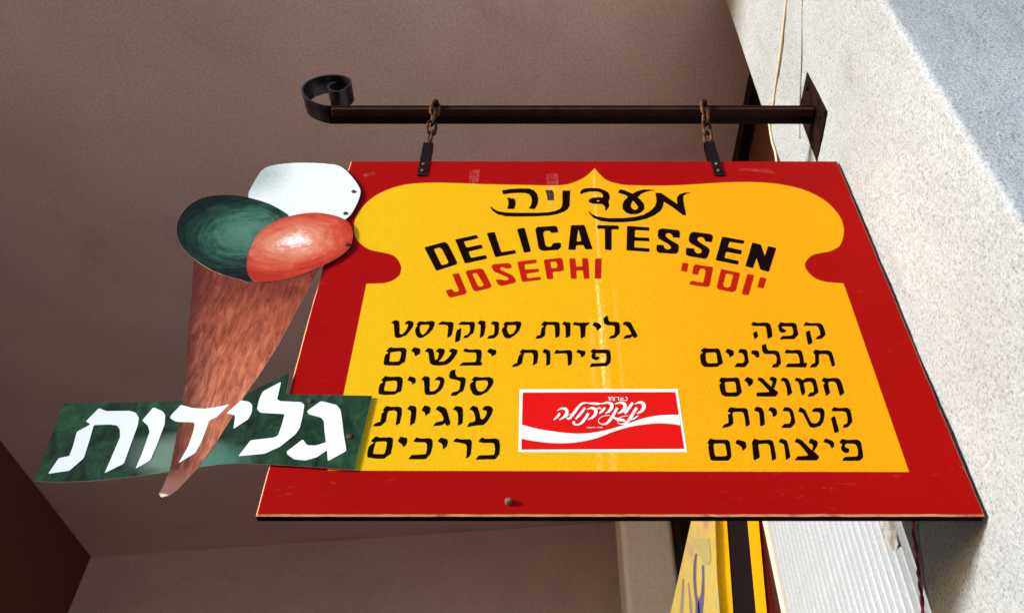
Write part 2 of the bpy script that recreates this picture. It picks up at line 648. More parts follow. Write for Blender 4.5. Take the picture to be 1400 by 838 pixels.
# yellow banner with its poster
def banner():
    Y = 3.36
    my = painted("yellow_banner_cloth", (.88, .44, .006), .1, .6, 60)
    mk = painted("black_banner_cloth", (.010, .004, .005), .3, .7, 60, spec=.15)
    mr = painted("maroon_banner_edge", (.10, .008, .005), .2, .7, 60)
    root = thing("yellow_banner", (.75, Y, 1.3), "tall yellow banner with a broad black stripe beside the ribbed shutter, below the sign", "banner")

    def quad(name, a0, b0, a1, b1, mat, yy, th, y0=640, y1=1240):
        # a0,b0 = left/right at row 716, a1,b1 = at row 838
        def xr(p0, p1, r):
            return p0 + (p1 - p0) * (r - 716) / 122
        pts = [on_y(xr(a0, a1, y0), y0, yy), on_y(xr(b0, b1, y0), y0, yy), on_y(xr(b0, b1, y1), y1, yy), on_y(xr(a0, a1, y1), y1, yy)]
        vv = pts + [p + Vector((0, th, 0)) for p in pts]
        ff = [(0, 1, 2, 3), (4, 7, 6, 5), (0, 4, 5, 1), (1, 5, 6, 2), (2, 6, 7, 3), (3, 7, 4, 0)]
        return mesh_obj(name, vv, ff, mat, root)
    quad("yellow_panel", 960, 994, 955, 1002.5, my, Y, .03)
    quad("black_stripe", 994, 1022.5, 1002.5, 1034, mk, Y + .004, .03)
    quad("yellow_edge", 1022.5, 1037.5, 1034, 1048.5, my, Y, .03)
    quad("maroon_edge", 1037.5, 1043, 1048.5, 1061, mr, Y + .006, .03)
    # poster hung across its left side
    mp, t, b = new_mat("printed_poster_paper", .55, (.6, .5, .2))
    oc = obj_coord(t)
    n1 = noise_n(t, obj_coord(t, (3, 3, 1)), 7, 4)
    c = ramp(t, n1, [(.35, (.58, .46, .17)), (.5, (.68, .49, .07)), (.64, (.62, .42, .14)), (.74, (.52, .28, .16))])
    n4 = noise_n(t, obj_coord(t, (26, 26, 3)), 3, 4, .6)
    c = mix(t, ramp(t, n4, [(.58, (0, 0, 0)), (.70, (.3, .3, .3))]), c, (.30, .24, .26))
    setc(t, b, c)
    pts = [on_y(*p, Y - .02) for p in ((944, 716), (978, 716), (980, 780), (984, 838), (1010, 1100), (850, 1100), (916.5, 838))]
    # above the row 716 it runs on under the sign
    pts = [on_y(958, 652, Y - .02), on_y(976, 652, Y - .02)] + pts[1:] + pts[:1]
    po = sheet("poster", [[pts]], [mp], root, back=.004)
    mb, _, _ = new_mat("violet_blue_print", .5, (.13, .10, .25))
    mg, _, _ = new_mat("grey_green_tape", .5, (.50, .40, .13))
    mo, _, _ = new_mat("pale_violet_print", .5, (.34, .25, .22))

    def stroke(rows, mat, name):
        l = [on_y(a, r, Y - .0215) for r, a, b_ in rows]
        r_ = [on_y(b_, r, Y - .0215) for r, a, b_ in reversed(rows)]
        face_camera_normals(sheet(name, [[l + r_]], [mat], po))
    stroke([(756, 950.5, 953), (770, 948, 951.5), (790, 947.5, 951), (810, 949, 952), (824, 951, 956), (838, 950.5, 957)], mb, "blue_stroke")
    stroke([(772, 959.5, 962), (790, 960, 962.5), (810, 958.5, 962.5), (824, 954, 961.5), (838, 954.5, 960)], mb, "blue_stroke")
    stroke([(796, 940, 941.5), (812, 941.5, 943.5), (838, 943, 946)], mo, "pale_stroke")
    stroke([(790, 933, 935), (815, 931, 934), (838, 929, 933)], mo, "pale_stroke")
    stroke([(735, 946, 969), (752, 953, 971), (764, 959, 972), (771, 962, 969)], mg, "tape_strip")


banner()

# ------------------------------------------------------------------ iron bracket
D = 1.247
br = thing("iron_bracket", (.74, 1.275, EYE + 1.985), "black iron wall bracket with scrolled end above the sign", "bracket")
ZB = EYE + 1.985
box("flat_bar", -.585, .743, 1.247, 1.303, ZB, ZB + .007, m_iron, br, .0015)
box("welded_bar", -.570, .742, 1.2475, 1.272, ZB - .013, ZB - .0005, m_iron_brown, br, .003)
sc_px = [(460, 145.6), (451.6, 144.8), (439.7, 143.4), (425.8, 138.3), (416.5, 131.9), (413.4, 123.3), (416, 115.8), (425.8, 108.8), (440.8, 104),
         (455.9, 102.7), (469.8, 104), (477.3, 108.3), (479, 113), (475.2, 118.5), (468.7, 122.8), (461.2, 125), (453.7, 123.8),
         (448.9, 120), (449.4, 116.3), (453.7, 113.6), (458.5, 113)]
sc_w = [on_y(px, py, 1.247) for px, py in sc_px]
sc_w[0].z = ZB + .0035
sc_w[1].z = ZB + .0037
cur = catmull([(p.x, p.z) for p in sc_w], 5, closed=False)
vv, ff = [], []
for i, (x, z) in enumerate(cur):
    a = cur[max(i - 1, 0)]
    b = cur[min(i + 1, len(cur) - 1)]
    tx, tz = b[0] - a[0], b[1] - a[1]
    L = math.hypot(tx, tz) or 1
    nx, nz = -tz / L * .0026, tx / L * .0026
    for (sx, yy) in ((1, 1.2472), (1, 1.3028), (-1, 1.3028), (-1, 1.2472)):
        vv.append((x + nx * sx, yy, z + nz * sx))
for i in range(len(cur) - 1):
    for k in range(4):
        l = (k + 1) % 4
        ff.append((i * 4 + k, i * 4 + l, (i + 1) * 4 + l, (i + 1) * 4 + k))
ff += [(0, 1, 2, 3), tuple(len(vv) - 4 + k for k in range(4))]
so = mesh_obj("scroll", vv, ff, m_iron_gloss, br, smooth=False)
so.data.polygons.foreach_set('use_smooth', [True] * len(so.data.polygons))
so.data.update()
es = so.modifiers.new("split", 'EDGE_SPLIT')
es.split_angle = R(45)
# wall plate
q = [(1.222, 2.122), (1.211, 1.905), (1.350, 1.872), (1.345, 2.108)]
vv = [(.745, y, z + EYE) for y, z in q] + [(.752, y, z + EYE) for y, z in q]
ff = [(0, 1, 2, 3), (4, 7, 6, 5), (0, 4, 5, 1), (1, 5, 6, 2), (2, 6, 7, 3), (3, 7, 4, 0)]
wp = mesh_obj("wall_plate", vv, ff, m_iron, br)
wp.data.update()
add_bevel(wp, .0015, 1)
for (y, z) in ((1.25, 2.085), (1.245, 1.935), (1.325, 2.08)):
    v, f = tube_vf([(.7455, y, z + EYE), (.741, y, z + EYE), (.7395, y, z + EYE)], [.008, .0075, .004], 10)
    mesh_obj("bolt_head", v, f, m_iron, br, smooth=False)

# ------------------------------------------------------------------ the sign board
SX0, SX1 = -.478, .7425
SZ0, SZ1 = EYE + .7355, EYE + 1.737
TH = .017
sign = thing("delicatessen_sign", (.132, D, SZ0), "large red and yellow painted shop sign board with black lettering, hanging from the bracket", "sign")
OS = Vector(sign.location)


def board():
    c = .0028
    fr = [(SX0 + c, D, SZ0 + c), (SX1 - c, D, SZ0 + c), (SX1 - c, D, SZ1 - c), (SX0 + c, D, SZ1 - c)]
    md = [(SX0, D + c, SZ0), (SX1, D + c, SZ0), (SX1, D + c, SZ1), (SX0, D + c, SZ1)]
    bk = [(x, D + TH, z) for x, _, z in md]
    # subdivide the edges a little so the chipped arris is not ruler-straight
    n = 90
    loops = []
    for ring, amp in ((fr, .0009), (md, .0006), (bk, 0)):
        L = []
        for i in range(4):
            a, b = Vector(ring[i]), Vector(ring[(i + 1) % 4])
            for k in range(n):
                p = a.lerp(b, k / n)
                d = noise.noise(Vector((p.x * 24, p.z * 24, i * 3.1))) + .7 * noise.noise(Vector((p.x * 80, p.z * 80, i * 1.7)))
                if k:
                    if i in (0, 2):
                        p.z += d * amp
                    else:
                        p.x += d * amp
                L.append(p)
        loops.append(L)
    m = 4 * n
    verts = loops[0] + loops[1] + loops[2]
    faces, mi = [], []
    tess = tessellate_polygon([[Vector((p.x, p.z, 0)) for p in loops[0]]])
    for t in tess:
        faces.append(tuple(t))
        mi.append(0)
    for i in range(m):
        j = (i + 1) % m
        faces.append((i, j, m + j, m + i))
        mi.append(1)
        faces.append((m + i, m + j, 2 * m + j, 2 * m + i))
        mi.append(2)
    faces.append(tuple(range(2 * m, 3 * m)))
    mi.append(3)
    return mesh_obj("board", verts, faces, [m_red, m_ply, m_edge_dark, m_board_back], sign, mi)


board_o = board()


def P(px, py, dy):
    return on_y(px, py, D - dy)


yellow_px = [(548.9, 366), (545.3, 357), (538.4, 349.8), (526.4, 345.9), (505.9, 341.6), (493.9, 334), (486.3, 325.3), (483.9, 312), (486, 298.7), (493.9, 285),
             (509.3, 270.4), (526.4, 261), (547, 254), (571, 250.7), (598.4, 249.9), (629.3, 250.7), (663.6, 252), (715, 253), (762, 253.6), (782, 250.4), (798.7, 242.7), (808, 235.2), (813, 230.2),
             (820.3, 238.8), (829, 246.3), (843, 251), (862, 253.4), (907, 253.9), (948, 252.2), (986, 249.8), (1024, 249), (1058.5, 251), (1087.7, 256.3), (1108.6, 263.6), (1127.4, 274), (1142, 287.7),
             (1150.4, 300.2), (1153.9, 314.8), (1151.4, 329.4), (1146.2, 337.8), (1133.7, 344), (1119, 346.6), (1108.6, 350.3), (1100.5, 360.8), (1104.4, 371.2), (1114.9, 380.6), (1129.5, 385.6)]
left = catmull(yellow_px[:23] + [(813, 230.2)], 3, closed=False)
right = catmull([(813, 230.2)] + yellow_px[23:], 3, closed=False)
outline = left[:-1] + right[1:] + [(1153.5, 387.5), (1243, 645), (448, 643), (501, 388)] + catmull([(525, 387.3), (538, 383), (547, 375.5)], 3, closed=False)
yp = sheet("yellow_field", [[[P(x, y, .0004) for x, y in outline]]], [m_yellow], sign)
face_camera_normals(yp)

# ---- lettering, traced letter by letter. W = (x0, y0, zoom)
W1, W2, W3, W4, W5 = (490, 425, 7), (490, 530, 7), (680, 425, 7), (950, 430, 7), (955, 535, 1400 / 240)
W6, W7 = (665, 250, 10), (800, 250, 28 / 3)
W8, W9, W10 = (575, 300, 7), (760, 295, 1400 / 180), (900, 305, 1400 / 180)
G1, G2 = (40, 530, 1400 / 240), (250, 510, 1400 / 270)


def loops(s):
    out = []
    for part in s.split("|"):
        n = [float(x) for x in part.replace(",", " ").split()]
        out.append(list(zip(n[::2], n[1::2])))
    return out


WORDS = [
 ("snack lettering", m_black, W1, 0, [
  "310 112 352 86 388 97 393 140 393 222 425 222 460 180 480 128 438 128 458 100 480 92 515 97 530 120 515 160 480 205 450 238 430 240 395 258 360 258 345 240 342 180 338 125",
  "555 130 580 98 640 103 700 94 728 100 728 135 710 175 675 215 630 245 600 260 570 258 548 225 542 180 552 155 566 142|598 133 665 130 680 140 672 165 650 200 625 225 608 228 592 205 585 170 590 145",
  "757 130 800 97 830 103 895 105 912 118 905 180 890 235 850 260 856 190 858 150 845 133",
  "948 133 988 100 1050 105 1105 102 1115 120 1110 170 1098 215 1080 222 1045 257 998 262 1015 235 1045 228 1068 190 1068 150 1060 133",
  "985 160 980 220 970 285 925 303 928 240 940 185",
  "1137 122 1162 90 1215 98 1216 160 1200 235 1160 262 1168 190 1170 140 1160 128",
  "1262 128 1285 97 1345 105 1345 160 1338 225 1300 262 1228 266 1250 235 1295 228 1302 190 1302 145 1290 130",
  "1385 130 1410 102 1470 105 1520 98 1555 103 1560 130 1540 185 1505 225 1450 262 1420 264 1395 250 1370 190 1378 165 1400 145|1425 138 1495 135 1512 145 1502 185 1480 215 1452 228 1432 210 1420 175"]),
 ("ice lettering", m_black, W3, 0, [
  "416 130 450 97 480 105 560 102 592 112 597 160 595 240 553 262 552 190 548 145 535 133 470 133 460 160 455 235 420 262 362 268 380 235 412 230 418 190 420 165 448 145 425 140",
  "616 125 640 98 665 110 697 110 700 160 696 240 655 262 653 190 650 145",
  "718 132 735 105 780 113 830 112 892 108 860 140 845 145 843 180 840 245 797 267 795 200 790 145",
  "908 140 925 105 965 115 990 130 993 160 948 192 950 165 935 152",
  "1018 65 1055 42 1062 90 1080 105 1130 103 1165 110 1172 150 1172 215 1145 240 1125 260 1062 266 1085 238 1118 230 1125 190 1122 150 1110 140 1045 135 1020 120 1015 95",
  "1197 130 1215 102 1260 103 1280 115 1300 160 1345 238 1315 262 1290 240 1270 260 1203 266 1222 235 1275 225 1285 222 1265 185 1245 150 1225 138"]),
 ("fruit lettering", m_black, W3, 0, [
  "210 395 240 362 270 372 350 368 385 378 390 420 380 500 338 522 345 460 345 420 325 400 255 402 245 440 235 500 215 515 190 530 133 537 160 505 188 497 195 460 205 425 230 408",
  "428 395 450 360 480 372 503 378 507 430 505 510 465 526 468 460 465 410",
  "540 410 562 370 600 380 690 372 715 385 716 440 708 510 675 526 672 460 668 415 650 405",
  "752 395 775 365 800 378 840 380 842 410 830 430 800 448 800 425 790 410",
  "885 390 915 362 950 370 1020 368 1065 370 1080 385 1086 440 1083 490 1050 527 970 530 880 537 900 500 960 500 1035 495 1045 450 1040 405 935 405 940 425 935 435 980 440 965 465 940 473 905 455 898 425 912 402"]),
 ("dried lettering", m_black, W1, 0, [
  "1228 388 1255 357 1290 368 1318 372 1320 410 1275 438 1270 415 1250 402",
  "998 385 1022 355 1060 370 1140 365 1175 372 1180 410 1175 460 1165 490 1190 490 1175 522 1060 522 963 524 998 492 1080 490 1122 488 1130 450 1128 410 1120 398 1040 397",
  "632 388 665 353 712 362 722 400 728 445 738 475 760 450 772 400 736 390 765 357 822 362 825 395 805 440 765 487 820 480 860 450 895 398 862 390 890 357 948 370 945 400 915 450 880 490 840 515 770 523 715 520 685 500 675 450 672 405 660 393",
  "503 380 530 347 590 358 592 385 585 412 540 435 538 410 530 398",
  "265 383 303 345 340 353 435 350 460 365 455 430 443 490 420 498 390 522 300 522 240 515 245 460 255 420 290 398 270 390|305 395 395 385 410 395 405 440 390 480 345 485 293 483 300 440"]),
 ("salad lettering", m_black, W1, 0, [
  "1080 660 1115 625 1170 635 1250 630 1285 645 1295 680 1275 720 1230 775 1170 805 1130 810 1095 795 1070 745 1065 705 1085 680 1105 672|1125 668 1215 662 1240 675 1238 710 1215 750 1185 770 1160 772 1135 755 1120 715",
  "880 575 930 555 925 600 945 632 1010 632 1028 650 1020 710 1000 770 965 782 935 810 878 812 900 777 940 770 965 752 975 700 975 675 960 665 890 650 867 640 867 610",
  "597 655 635 620 680 632 683 680 680 735 682 765 700 770 730 762 760 735 780 690 780 665 723 660 765 625 810 635 825 660 815 710 795 750 740 795 700 803 650 803 632 785 630 700 625 668",
  "465 665 490 622 545 640 550 680 515 707 512 685 495 672",
  "218 658 258 620 290 630 400 627 425 645 420 710 408 770 375 780 345 800 250 803 192 795 192 745 205 700 240 678 225 670|262 673 350 665 370 675 370 720 358 765 300 768 243 762 250 715"]),
 ("biscuit lettering", m_black, W2, 0, [
  "1060 205 1095 168 1140 185 1155 230 1170 300 1200 298 1222 260 1230 220 1182 212 1205 175 1245 170 1280 185 1288 215 1270 260 1240 310 1210 345 1190 355 1120 360 1037 375 1060 335 1118 318 1118 280 1105 235 1085 215",
  "902 210 928 173 985 180 1000 205 1000 260 997 340 950 362 955 300 950 240 930 215",
  "737 208 765 170 825 188 845 210 862 270 882 345 845 368 828 335 800 358 713 366 740 330 810 315 815 290 795 245 765 220",
  "602 212 635 165 688 183 688 235 640 270 638 240 620 228",
  "463 203 495 165 550 178 555 215 548 290 538 335 492 362 497 300 505 235 495 215",
  "232 212 268 170 310 182 385 178 415 195 415 250 395 340 355 360 365 290 372 235 350 215 290 220 275 240 268 290 262 325 240 340 215 365 135 370 165 335 208 325 218 280 220 245 245 230"]),
 ("sandwich lettering", m_black, W2, 0, [
  "1145 515 1178 473 1220 488 1310 482 1345 495 1355 550 1350 630 1310 682 1220 683 1120 688 1150 645 1230 643 1300 640 1308 590 1300 535 1280 525 1190 527",
  "902 515 935 480 980 492 1070 490 1085 510 1080 590 1070 650 1030 678 1035 620 1037 555 1020 535 950 522",
  "755 510 790 473 850 490 857 520 845 560 808 590 808 555 795 530",
  "522 515 555 472 600 485 680 480 708 495 710 550 690 630 645 680 560 683 475 682 510 640 600 637 645 632 655 590 655 535 635 520 570 520",
  "375 510 400 465 468 480 465 520 450 555 425 565 415 540 395 525",
  "120 505 165 462 210 475 310 472 332 485 325 560 308 635 275 650 250 677 170 677 85 665 85 620 98 560 150 522 125 515|165 515 260 510 273 525 265 580 248 632 195 633 138 630 150 570"]),
 ("coffee lettering", m_black, W4, 0, [
  "1035 107 1060 70 1100 82 1190 80 1220 95 1240 140 1253 190 1215 230 1152 238 1175 205 1200 200 1198 165 1180 120 1165 108",
  "1060 165 1100 148 1110 200 1128 268 1085 292 1070 230",
  "793 108 820 70 860 80 945 77 970 90 980 140 992 190 950 235 880 235 810 238 835 203 900 203 938 195 942 160 930 115 850 112 830 118 845 135 880 152 860 170 830 175 805 155 800 125",
  "535 95 560 68 600 80 690 75 720 90 735 140 743 210 695 235 690 180 680 120 665 110 560 110",
  "555 175 592 155 607 210 570 237"]),
 ("spice lettering", m_black, W4, 0, [
  "1128 362 1150 333 1200 343 1280 340 1310 360 1330 420 1342 487 1312 500 1295 440 1280 395 1260 378 1190 378 1185 400 1190 465 1160 502 1098 507 1120 470 1150 465 1150 400 1150 385",
  "855 368 878 332 920 343 990 335 1020 345 1035 390 1045 462 1077 462 1062 505 970 503 868 503 885 468 960 467 1005 465 1000 420 985 380 965 370 890 372",
  "640 292 682 278 687 320 700 343 770 342 800 350 815 390 825 462 795 503 737 508 745 475 780 465 785 420 770 385 750 378 665 377 645 350 640 320",
  "537 375 545 343 595 340 615 360 618 405 585 415 580 395 560 382",
  "412 362 430 327 480 330 500 345 508 400 516 455 480 503 378 502 400 465 455 463 475 450 475 410 460 375 445 368",
  "288 358 312 323 345 335 370 345 373 385 330 412 328 385 312 370",
  "48 347 85 317 130 325 225 323 240 340 255 400 270 465 240 480 215 500 130 502 85 498 60 470 47 400 55 375 80 362|103 365 190 360 207 372 212 420 218 462 150 467 120 462 105 440"]),
 ("pickle lettering", m_black, W4, 0, [
  "1212 635 1230 600 1270 610 1350 603 1385 615 1404 650 1432 747 1388 779 1372 720 1352 655 1330 640 1280 640 1275 660 1294 748 1255 782 1240 720 1228 675 1245 650",
  "952 633 970 600 1010 612 1035 628 1060 605 1130 603 1155 620 1172 680 1185 742 1125 783 1077 783 1100 745 1140 740 1135 690 1120 650 1100 640 1060 645 1040 655 1058 740 1030 780 1010 730 1000 670 985 640",
  "818 632 838 600 885 610 908 650 933 748 888 780 880 710 862 650 845 638",
  "597 625 610 597 650 610 730 690 745 640 712 625 727 590 782 605 782 640 765 690 752 705 800 745 775 783 590 783 590 745 700 740 715 735 650 665 625 640",
  "470 630 500 593 530 605 557 620 555 660 512 692 510 665 495 645",
  "230 635 250 600 300 605 405 600 425 615 440 690 450 745 405 783 290 783 255 765 240 720 233 665 255 655|285 645 375 640 390 655 395 700 400 740 345 745 300 742 290 700"]),
 ("legume lettering", m_black, W5, 0, [
  "1057 157 1077 122 1120 132 1190 128 1210 145 1222 200 1228 240 1190 285 1150 290 1158 262 1185 255 1190 215 1175 165 1155 158",
  "1055 210 1088 193 1105 260 1122 318 1085 333 1070 270",
  "793 160 808 122 850 145 870 190 900 250 940 255 965 230 972 190 965 165 898 160 925 130 985 130 1003 150 1005 190 995 240 970 275 945 280 925 290 890 285 875 260 850 210 830 170",
  "668 157 685 122 735 130 755 160 773 248 735 290 658 290 680 258 730 255 738 215 725 165 710 157",
  "553 150 572 122 612 132 627 155 622 190 592 205 590 180 580 160",
  "440 152 460 118 505 130 520 160 525 215 530 262 492 280 488 220 482 165",
  "228 160 252 123 300 132 370 130 392 145 400 200 410 262 378 282 370 220 358 170 340 160 280 163 270 170 278 255 245 280 185 292 205 260 240 250 238 215 232 185 262 172"]),
 ("seed lettering", m_black, W5, 0, [
  "1120 405 1145 375 1180 385 1270 382 1295 400 1305 460 1315 522 1285 552 1143 552 1165 520 1240 518 1270 515 1272 470 1258 425 1235 415 1175 415 1165 430 1170 445 1202 455 1200 480 1180 492 1150 480 1133 450 1148 420",
  "993 402 1010 372 1050 385 1080 400 1082 435 1062 457 1050 430 1035 415",
  "765 405 780 370 820 385 890 455 905 470 915 425 875 408 893 372 950 395 948 430 930 460 915 472 965 520 945 548 765 548 790 515 860 512 875 505 815 430 790 410",
  "635 402 655 372 705 390 718 440 733 522 697 548 690 480 680 420",
  "423 408 445 372 480 387 575 383 595 400 610 470 620 535 585 553 578 490 568 430 550 415 475 418 478 450 490 525 440 550 432 480 430 435",
  "293 415 305 383 345 390 375 400 383 445 350 475 345 445 330 430",
  "70 408 92 372 130 383 230 383 248 400 257 460 262 520 240 550 130 552 98 548 85 500 77 440 82 425|120 415 200 413 215 425 222 470 228 512 175 517 130 515 122 460"]),
 ("script heading left", m_black, W6, 1, [
  "210 105 330 85 480 78 590 80 650 105 690 150 710 220 700 290 660 360 580 352 610 300 622 240 610 190 580 155 530 140 420 138 320 145 232 158",
  "280 205 375 215 395 240 400 290 380 357 283 357 300 300 300 245",
  "808 100 900 102 920 150 922 240 835 240 830 180",
  "1042 108 1148 108 1140 180 1138 310 1110 360 1060 395 960 430 850 450 700 458 400 462 260 458 150 430 80 380 57 340 65 318 90 350 150 385 250 405 400 410 700 410 850 403 940 385 1000 360 1030 330 1040 260 1038 180"]),
 ("script heading right", m_black, W7, 1, [
  "-62 149 -62 115 -40 85 0 72 90 65 180 72 250 95 300 130 318 190 305 210 298 240 308 290 290 330 262 355 250 340 260 320 240 290 210 270 150 272 90 265 50 250 42 230 60 205 110 188 170 185 222 188 228 160 205 130 160 112 60 112 0 125 -40 140|140 230 165 222 188 232 165 243",
  "420 128 440 85 500 95 560 120 605 140 660 108 740 88 820 85 900 100 830 103 760 120 710 145 670 185 710 220 750 270 755 330 720 375 660 400 580 402 520 380 480 335 475 280 500 225 545 180 510 155|610 225 640 260 672 300 670 330 640 348 605 335 582 305 590 260",
  "895 130 970 130 1040 180 1175 270 1170 190 1200 150 1260 128 1355 122 1290 142 1255 165 1250 200 1265 300 1290 410 1250 415 1120 315 1005 243 990 310 960 360 890 410 780 460 640 490 480 503 320 503 200 488 110 450 60 400 45 375 55 365 80 395 150 430 300 452 480 450 640 435 740 410 830 360 890 300 912 240 905 180"]),
 ("arched capitals left", m_black, W8, 0, [
  "35 268 230 215 260 232 352 415 340 432 150 492|125 285 180 268 205 285 268 410 255 425 200 438",
  "330 192 538 148 553 180 412 213 440 270 582 240 597 275 458 308 480 368 625 340 638 375 425 423",
  "633 132 708 120 772 315 905 292 915 325 715 362",
  "922 92 995 80 1058 308 990 320",
  "1098 95 1115 72 1290 62 1308 75 1318 125 1248 130 1235 108 1190 110 1172 130 1195 250 1215 263 1255 258 1265 228 1340 222 1345 265 1320 290 1175 302 1145 292 1128 270"]),
 ("arched capitals middle", m_black, W9, 0, [
  "160 102 303 98 390 355 312 358 293 312 215 315 210 362 132 362|240 140 272 270 220 275 228 200",
  "440 100 668 105 668 145 592 145 592 365 522 362 520 140 440 138",
  "757 108 995 125 993 160 840 152 838 228 993 235 993 273 835 265 833 337 995 347 993 385 750 368",
  "1085 165 1095 145 1130 135 1300 152 1318 170 1318 237 1243 230 1238 205 1205 183 1170 190 1165 215 1195 245 1300 305 1308 330 1298 390 1270 405 1100 395 1070 375 1070 307 1148 313 1150 340 1180 360 1215 355 1228 335 1200 305 1095 245 1083 220"]),
 ("arched capitals right", m_black, W10, 0, [
  "333 125 345 105 375 93 560 118 582 140 570 205 495 195 490 165 465 148 425 150 413 170 430 200 530 260 548 285 530 350 515 372 490 380 315 350 290 330 297 262 382 272 385 300 410 322 445 322 465 300 450 275 335 210 322 180",
  "680 143 918 187 907 222 755 200 737 255 890 290 880 335 720 305 703 370 858 402 847 443 608 395",
  "1000 207 1090 228 1132 352 1168 245 1255 265 1175 520 1085 495 1045 370 1005 480 925 458"]),
 ("red name left", m_letter_red, W8, 0, [
  "303 525 365 512 442 695 425 715 285 748 265 735 238 680 300 665 315 690 345 695 368 680",
  "430 505 445 490 570 468 600 480 680 635 665 655 535 687 505 680|495 520 530 512 545 525 605 625 590 640 560 643 545 630",
  "680 440 700 428 845 417 865 432 873 465 815 472 795 455 760 460 762 480 880 535 912 580 905 605 775 637 745 625 715 578 775 572 800 585 845 575 835 555 705 500 685 470",
  "925 405 1105 382 1113 415 992 432 1000 480 1128 472 1135 500 1010 520 1020 565 1145 548 1152 578 970 598",
  "1178 385 1340 368 1358 380 1372 478 1360 492 1262 502 1270 568 1210 573|1240 408 1285 402 1303 415 1310 450 1300 465 1250 468"]),
 ("red name middle", m_letter_red, W9, 0, [
  "142 455 205 452 215 540 282 540 277 452 340 452 357 668 297 670 288 580 215 582 220 670 160 670",
  "417 455 485 455 480 668 412 668"]),
 ("red name right", m_letter_red, W10, 0, [
  "1083 573 1150 588 1118 695 1052 682", "948 540 1020 552 960 768 885 755",
  "668 487 870 530 825 715 790 735 640 705 622 680 630 640|720 535 795 550 768 670 745 687 705 680 688 655",
  "378 450 400 440 582 468 545 665 520 680 330 652 345 612 478 635 505 510 490 488 455 480 435 500 420 553 357 540",
  "258 418 322 430 303 520 240 508"]),
]


def word(spec, parent, name, surf):
    _, mat, (x0, y0, s), smooth, polys = spec
    groups = []
    for pl in polys:
        ls = []
        for l in loops(pl):
            l = soften(l, .22)
            if smooth:
                l = [q for q in catmull(l, 2)]
            ls.append([surf(x0 + x / s, y0 + y / s) for x, y in l])
        groups.append(ls)
    o = sheet(name, groups, [mat], parent)
    face_camera_normals(o)
    return o


names = {"red": "red_lettering", "script": "script_lettering", "arched": "capital_lettering"}
for spec in WORDS:
    word(spec, sign, names.get(spec[0].split()[0], "menu_lettering"), lambda a, b: P(a, b, .0007))

# ---- soft-drink plaque printed low in the middle
LP = (700, 520, 5.6)


def lp(pts, dy):
    return [P(LP[0] + x / LP[2], LP[1] + y / LP[2], dy) for x, y in pts]


plq = sheet("drink_plaque", [[lp([(58, 68), (1268, 65), (1340, 548), (48, 548)], .0007)]], [m_white], sign)
face_camera_normals(plq)
rf = sheet("red_panel", [[lp([(82, 92), (1250, 88), (1318, 522), (72, 528)], .0010)]], [m_logo_red], plq)
face_camera_normals(rf)
up = catmull([(79, 338), (200, 370), (400, 400), (550, 405), (680, 388), (800, 358), (900, 325), (1000, 291), (1100, 270), (1200, 263), (1277, 262)], 4, False)
dn = catmull([(1290, 342), (1200, 330), (1100, 328), (1000, 338), (900, 355), (780, 390), (650, 440), (500, 472), (350, 480), (200, 468), (76, 445)], 4, False)
rb = sheet("wave_ribbon", [[lp(up + dn, .0013)]], [m_white], plq)
face_camera_normals(rb)


def brush(pts, sub=5):
    """a pen stroke (x, y, width) turned into an outline in tracing space"""
    c = catmull(pts, sub, False)
    L, Rr = [], []
    for i, (x, y, w) in enumerate(c):
        a, b = c[max(i - 1, 0)], c[min(i + 1, len(c) - 1)]
        tx, ty = b[0] - a[0], b[1] - a[1]
        d = math.hypot(tx, ty) or 1
        L.append((x - ty / d * w / 2, y + tx / d * w / 2))
        Rr.append((x + ty / d * w / 2, y - tx / d * w / 2))
    return L, Rr


def strokes(name, parent, W, lines, dy, mat):
    vv, ff = [], []
    for k, st in enumerate(lines):
        L, Rr = brush(st)
        b = len(vv)
        n = len(L)
        vv += [P(W[0] + x / W[2], W[1] + y / W[2], dy + k * 2e-5) for x, y in L]
        vv += [P(W[0] + x / W[2], W[1] + y / W[2], dy + k * 2e-5) for x, y in Rr]
        for i in range(n - 1):
            ff.append((b + i, b + i + 1, b + n + i + 1, b + n + i))
    o = mesh_obj(name, vv, ff, mat, parent)
    face_camera_normals(o)
    return o


